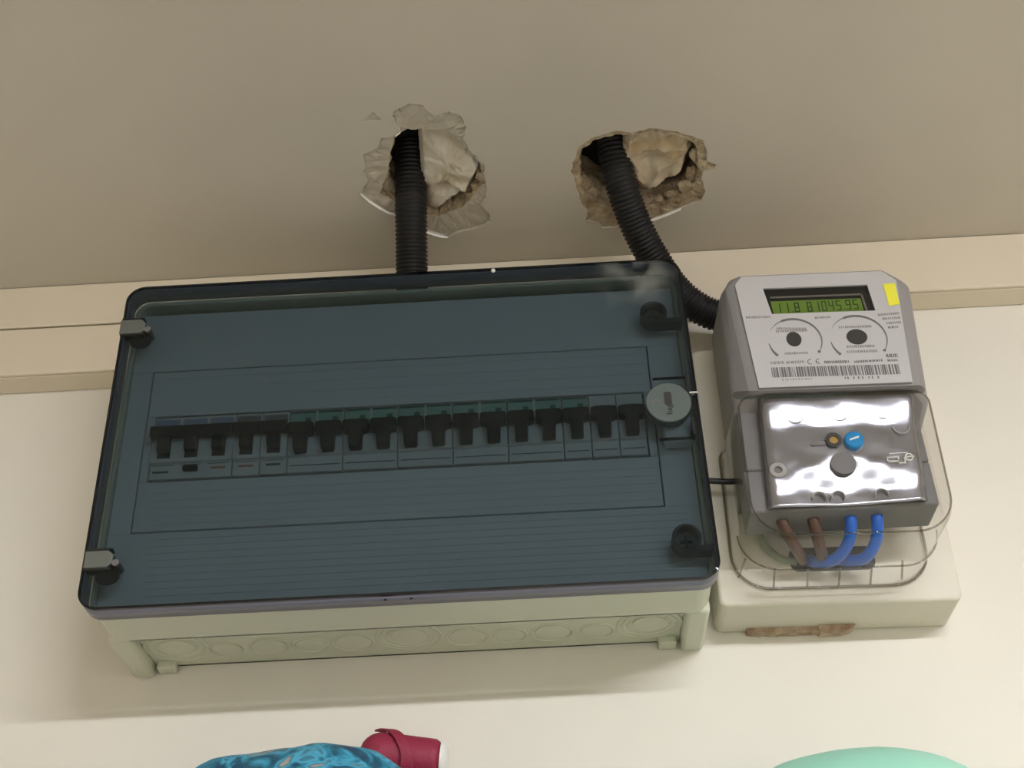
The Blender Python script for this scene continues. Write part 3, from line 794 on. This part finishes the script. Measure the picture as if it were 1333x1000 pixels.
# clear terminal cover: front wall, sides and floor with rounded corners, open at the back
def cov(y, ins, top=.0075):
    lean = .0045
    base_ = rrect(.2240+ins, .3580-ins, -.1045+ins, top-ins, (.010, .010, .026, .026), 8)
    t = (y+.0465)/(-.0755)
    return [(x+.0035*t+.045*(z+.10)*1.0*.55, y, z-.022*(x-.291)) for x, z in base_]
mb = MB()
mb.loft([cov(-.0470, 0), cov(-.0800, .0002), cov(-.1150, .0005), cov(-.1195, .0014), cov(-.1222, .0042)], cap=False)
rg = cov(-.1222, .0042); mb.add(rg, [tuple(range(len(rg)))])
cover = mb.build('terminal_cover', m_cover, mt, smooth=True, auto=math.radians(60), label='clear plastic terminal cover')
# thicker mouldings of the cover read as darker lines: front edge bead, back flange, top flange
def bead(y, ins, rad, name, part=None, top=.0075):
    pts = [Vector(p) for p in cov(y, ins, top)]
    pts.append(pts[0]); MB().sweep(pts, rad, 8, cap=False).build(name, m_coveredge, cover, smooth=True)
bead(-.1205, .0022, .0007, 'front_bead')
bead(-.0475, -.0006, .0010, 'back_flange')
pts = [Vector(p) for p in cov(-.0760, -.0003)]; lo = [p for p in pts if p.z < -.072]
MB().sweep(lo, .0006, 8).build('inner_rib', m_coveredge, cover, smooth=True)
for x, xb in ((.2290, .2270), (.2475, .2500), (.2695, .2730), (.2910, .2945), (.3120, .3160), (.3330, .3380)):
    zz = -.1040-.022*(x-.291)+(.008 if x < .235 else 0)+(.003 if x > .33 else 0)
    mb = MB(); mb.sweep([(x, -.0755, zz), (xb, -.0480, zz)], .0008, 6); mb.build('rib', m_coveredge, cover)
# folded-down top flange
mb = MB()
for dz, dy in ((.0, 0),):
    a = [(x, -.1225, z) for x, z in rrect(.2290, .3600, .0020, .0085, .0030, 4)]
    b = [(x, -.1245, z) for x, z in rrect(.2310, .3580, .0030, .0075, .0022, 4)]
    mb.loft([a, b])
mb.v = [(x, y, z-.022*(x-.291)) for x, y, z in mb.v]
mb.build('top_flange', clear('cover_top_edge', (.66, .65, .63, 1), .08), cover, smooth=True)

# ------------------------------------------------------------------ cables
def cable(pts, m, label, rad=.0040, group=None, name='cable'):
    o = MB().sweep(resample(spline(pts, 16), .0012), rad, 16).build(name, m, smooth=True, loc=pts[-1]); o['label'] = label; o['category'] = 'cable'
    if group: o['group'] = group
    return o
cable([(.2520, -.094, -.068), (.2545, -.0935, -.0800), (.2620, -.080, -.0880), (.2690, -.064, -.0890), (.2735, -.046, -.0830)], m_wbrown, 'leftmost brown cable under the meter terminals', group='brown terminal cables')
cable([(.2735, -.094, -.068), (.2750, -.0935, -.0800), (.2790, -.080, -.0890), (.2830, -.064, -.0900), (.2850, -.046, -.0840)], m_wbrown, 'brown cable next to the left blue cable under the meter', group='brown terminal cables')
cable([(.2990, -.094, -.068), (.2995, -.0935, -.0800), (.2975, -.082, -.0900), (.2900, -.068, -.0945), (.2800, -.056, -.0900), (.2780, -.046, -.0830)], m_wblue, 'left blue cable curving from the meter terminals into the slot', group='blue terminal cables')
cable([(.3160, -.094, -.068), (.3170, -.0935, -.0800), (.3160, -.083, -.0900), (.3100, -.070, -.0955), (.3000, -.058, -.0910), (.2960, -.046, -.0830)], m_wblue, 'right blue cable curving from the meter terminals into the slot', group='blue terminal cables')
cable([(.2440, -.060, -.050), (.2440, -.056, -.062), (.2490, -.051, -.074), (.2580, -.050, -.083), (.2690, -.0475, -.0850)], m_wearth, 'thin grey-green cable at the left inside the clear cover', .0026)
cable([(.2030, -.060, -.0235), (.2110, -.060, -.0235), (.2240, -.060, -.0250), (.2360, -.060, -.0260)], m_black, 'short black cable bridging the enclosure and the meter', .0022)

# ------------------------------------------------------------------ things cut by the lower edge, on a shelf below the frame
sh = empty('wall_shelf', (.08, 0, -.392), 'wooden wall shelf below the enclosure', 'shelf')
MB().box(-.35, .55, -.24, -.0005, -.392, -.370).build('board', m_wood, sh, bevel=.002)
for x in (-.25, .45):
    MB().prism([(x, -.392), (x+.02, -.392), (x+.02, -.50), (x, -.50)], -.0005, -.012).build('bracket', m_steel, sh)
    MB().box(x, x+.02, -.20, -.0005, -.397, -.392).build('bracket', m_steel, sh)

def dome(cx, cy, zb, rx, ry, h, m, crumple=0., nu=56, nv=22, flat=2.0):
    rings = []
    for j in range(nv):
        a = (pi/2)*j/(nv-.5)
        ring_ = []
        for i in range(nu):
            b = 2*pi*i/nu
            R_ = cos(a)**(2/flat); Z = sin(a)**(2/flat)
            p = Vector((cos(b)*R_, sin(b)*R_, Z))
            k = 1+crumple*noise.noise(p*2.3+Vector((4, 1, 2)))+crumple*.35*noise.noise(p*6)
            ring_.append((cx+rx*p.x*k, cy+ry*p.y*k, zb+h*Z*k))
        rings.append(ring_)
    return MB().loft(rings)
cap1 = empty('swim_cap', (-.058, -.105, -.3698), 'turquoise and grey marbled cap at the bottom edge, left of the maroon pouch', 'cap')
dome(-.058, -.105, -.3698, .122, .075, .1440, m_teal, .06, flat=2.45).build('crown', m_teal, cap1, smooth=True)
mb = MB(); nn = 48
mb.sweep([(-.058+.1225*cos(2*pi*k/nn), -.105+.0755*sin(2*pi*k/nn), -.3668) for k in range(nn+1)], .003, 8, cap=False); mb.build('rim', m_grey, cap1, smooth=True)
cap2 = empty('rubber_cap', (.277, -.105, -.3698), 'plain mint green rounded cap at the bottom edge below the meter', 'cap')
dome(.269, -.105, -.3698, .116, .085, .1280, m_mint, .012, flat=2.35).build('crown', m_mint, cap2, smooth=True)
mb = MB(); mb.sweep([(.269+.1162*cos(2*pi*k/nn), -.105+.0852*sin(2*pi*k/nn), -.3668) for k in range(nn+1)], .003, 8, cap=False); mb.build('rim', m_mint, cap2, smooth=True)

pou = empty('rolled_pouch', (-.006, -.0145, -.3698), 'maroon rolled pouch with a strap and white end behind the turquoise cap', 'pouch')
a, b = Vector((-.037, -.0195, -.1965)), Vector((.019, -.0175, -.2025))
ax = (b-a).normalized(); pts = []; rr = []
for k in range(25):
    t = k/24; pts.append(a+(b-a)*t)
    rr.append(.0165*(1-.20*t)*(sqrt(max(.02, 1-((.30-t)/.30)**2)) if t < .30 else (1 if t < .90 else sqrt(max(.25, 1-((t-.90)/.12)**2)))))
MB().sweep(pts, lambda i: rr[i], 28).build('roll', m_maroon, pou, smooth=True)
pts = [b+ax*(.0055*(k/6)-.0015) for k in range(7)]
MB().sweep(pts, lambda i: .0125*sqrt(max(.1, 1-(i/6.3)**2)), 24).build('white_end', m_white, pou, smooth=True)
# strap: flat band round the roll, its free end standing off to the left
c0 = a+(b-a)*.50; e1 = Vector((0, -1, 0)); e1 = (e1-ax*e1.dot(ax)).normalized(); e2 = ax.cross(e1)
if e2.z < 0: e2 = -e2
mb = MB(); rings = []
for k in range(34):
    t = k/33; an = math.radians(-75+175*t); R_ = .0168+(.0012*max(0, t-.8)/.2)
    c = c0+ax*(.006-.026*max(0, t-.35)**1.3*1.5)+(e1*cos(an)+e2*sin(an))*R_
    n_ = (e1*cos(an)+e2*sin(an)); wd = .0042
    rings.append([c-ax*wd-n_*.0006, c+ax*wd-n_*.0006, c+ax*wd+n_*.0009, c-ax*wd+n_*.0009])
mb.loft(rings); mb.build('strap', m_maroon, pou, bevel=.0005)
mb = MB(); rings = []
for z, hx, hy in ((-.3697, .020, .008), (-.34, .021, .009), (-.28, .019, .009), (-.235, .016, .009), (-.200, .010, .008)):
    rings.append([(-.006+hx*cos(2*pi*k/24), -.0145+hy*sin(2*pi*k/24), z) for k in range(24)])
mb.loft(rings); mb.build('pouch_body', m_maroon, pou, smooth=True)

for o in bpy.data.objects:
    if 'o' in o: del o['o']
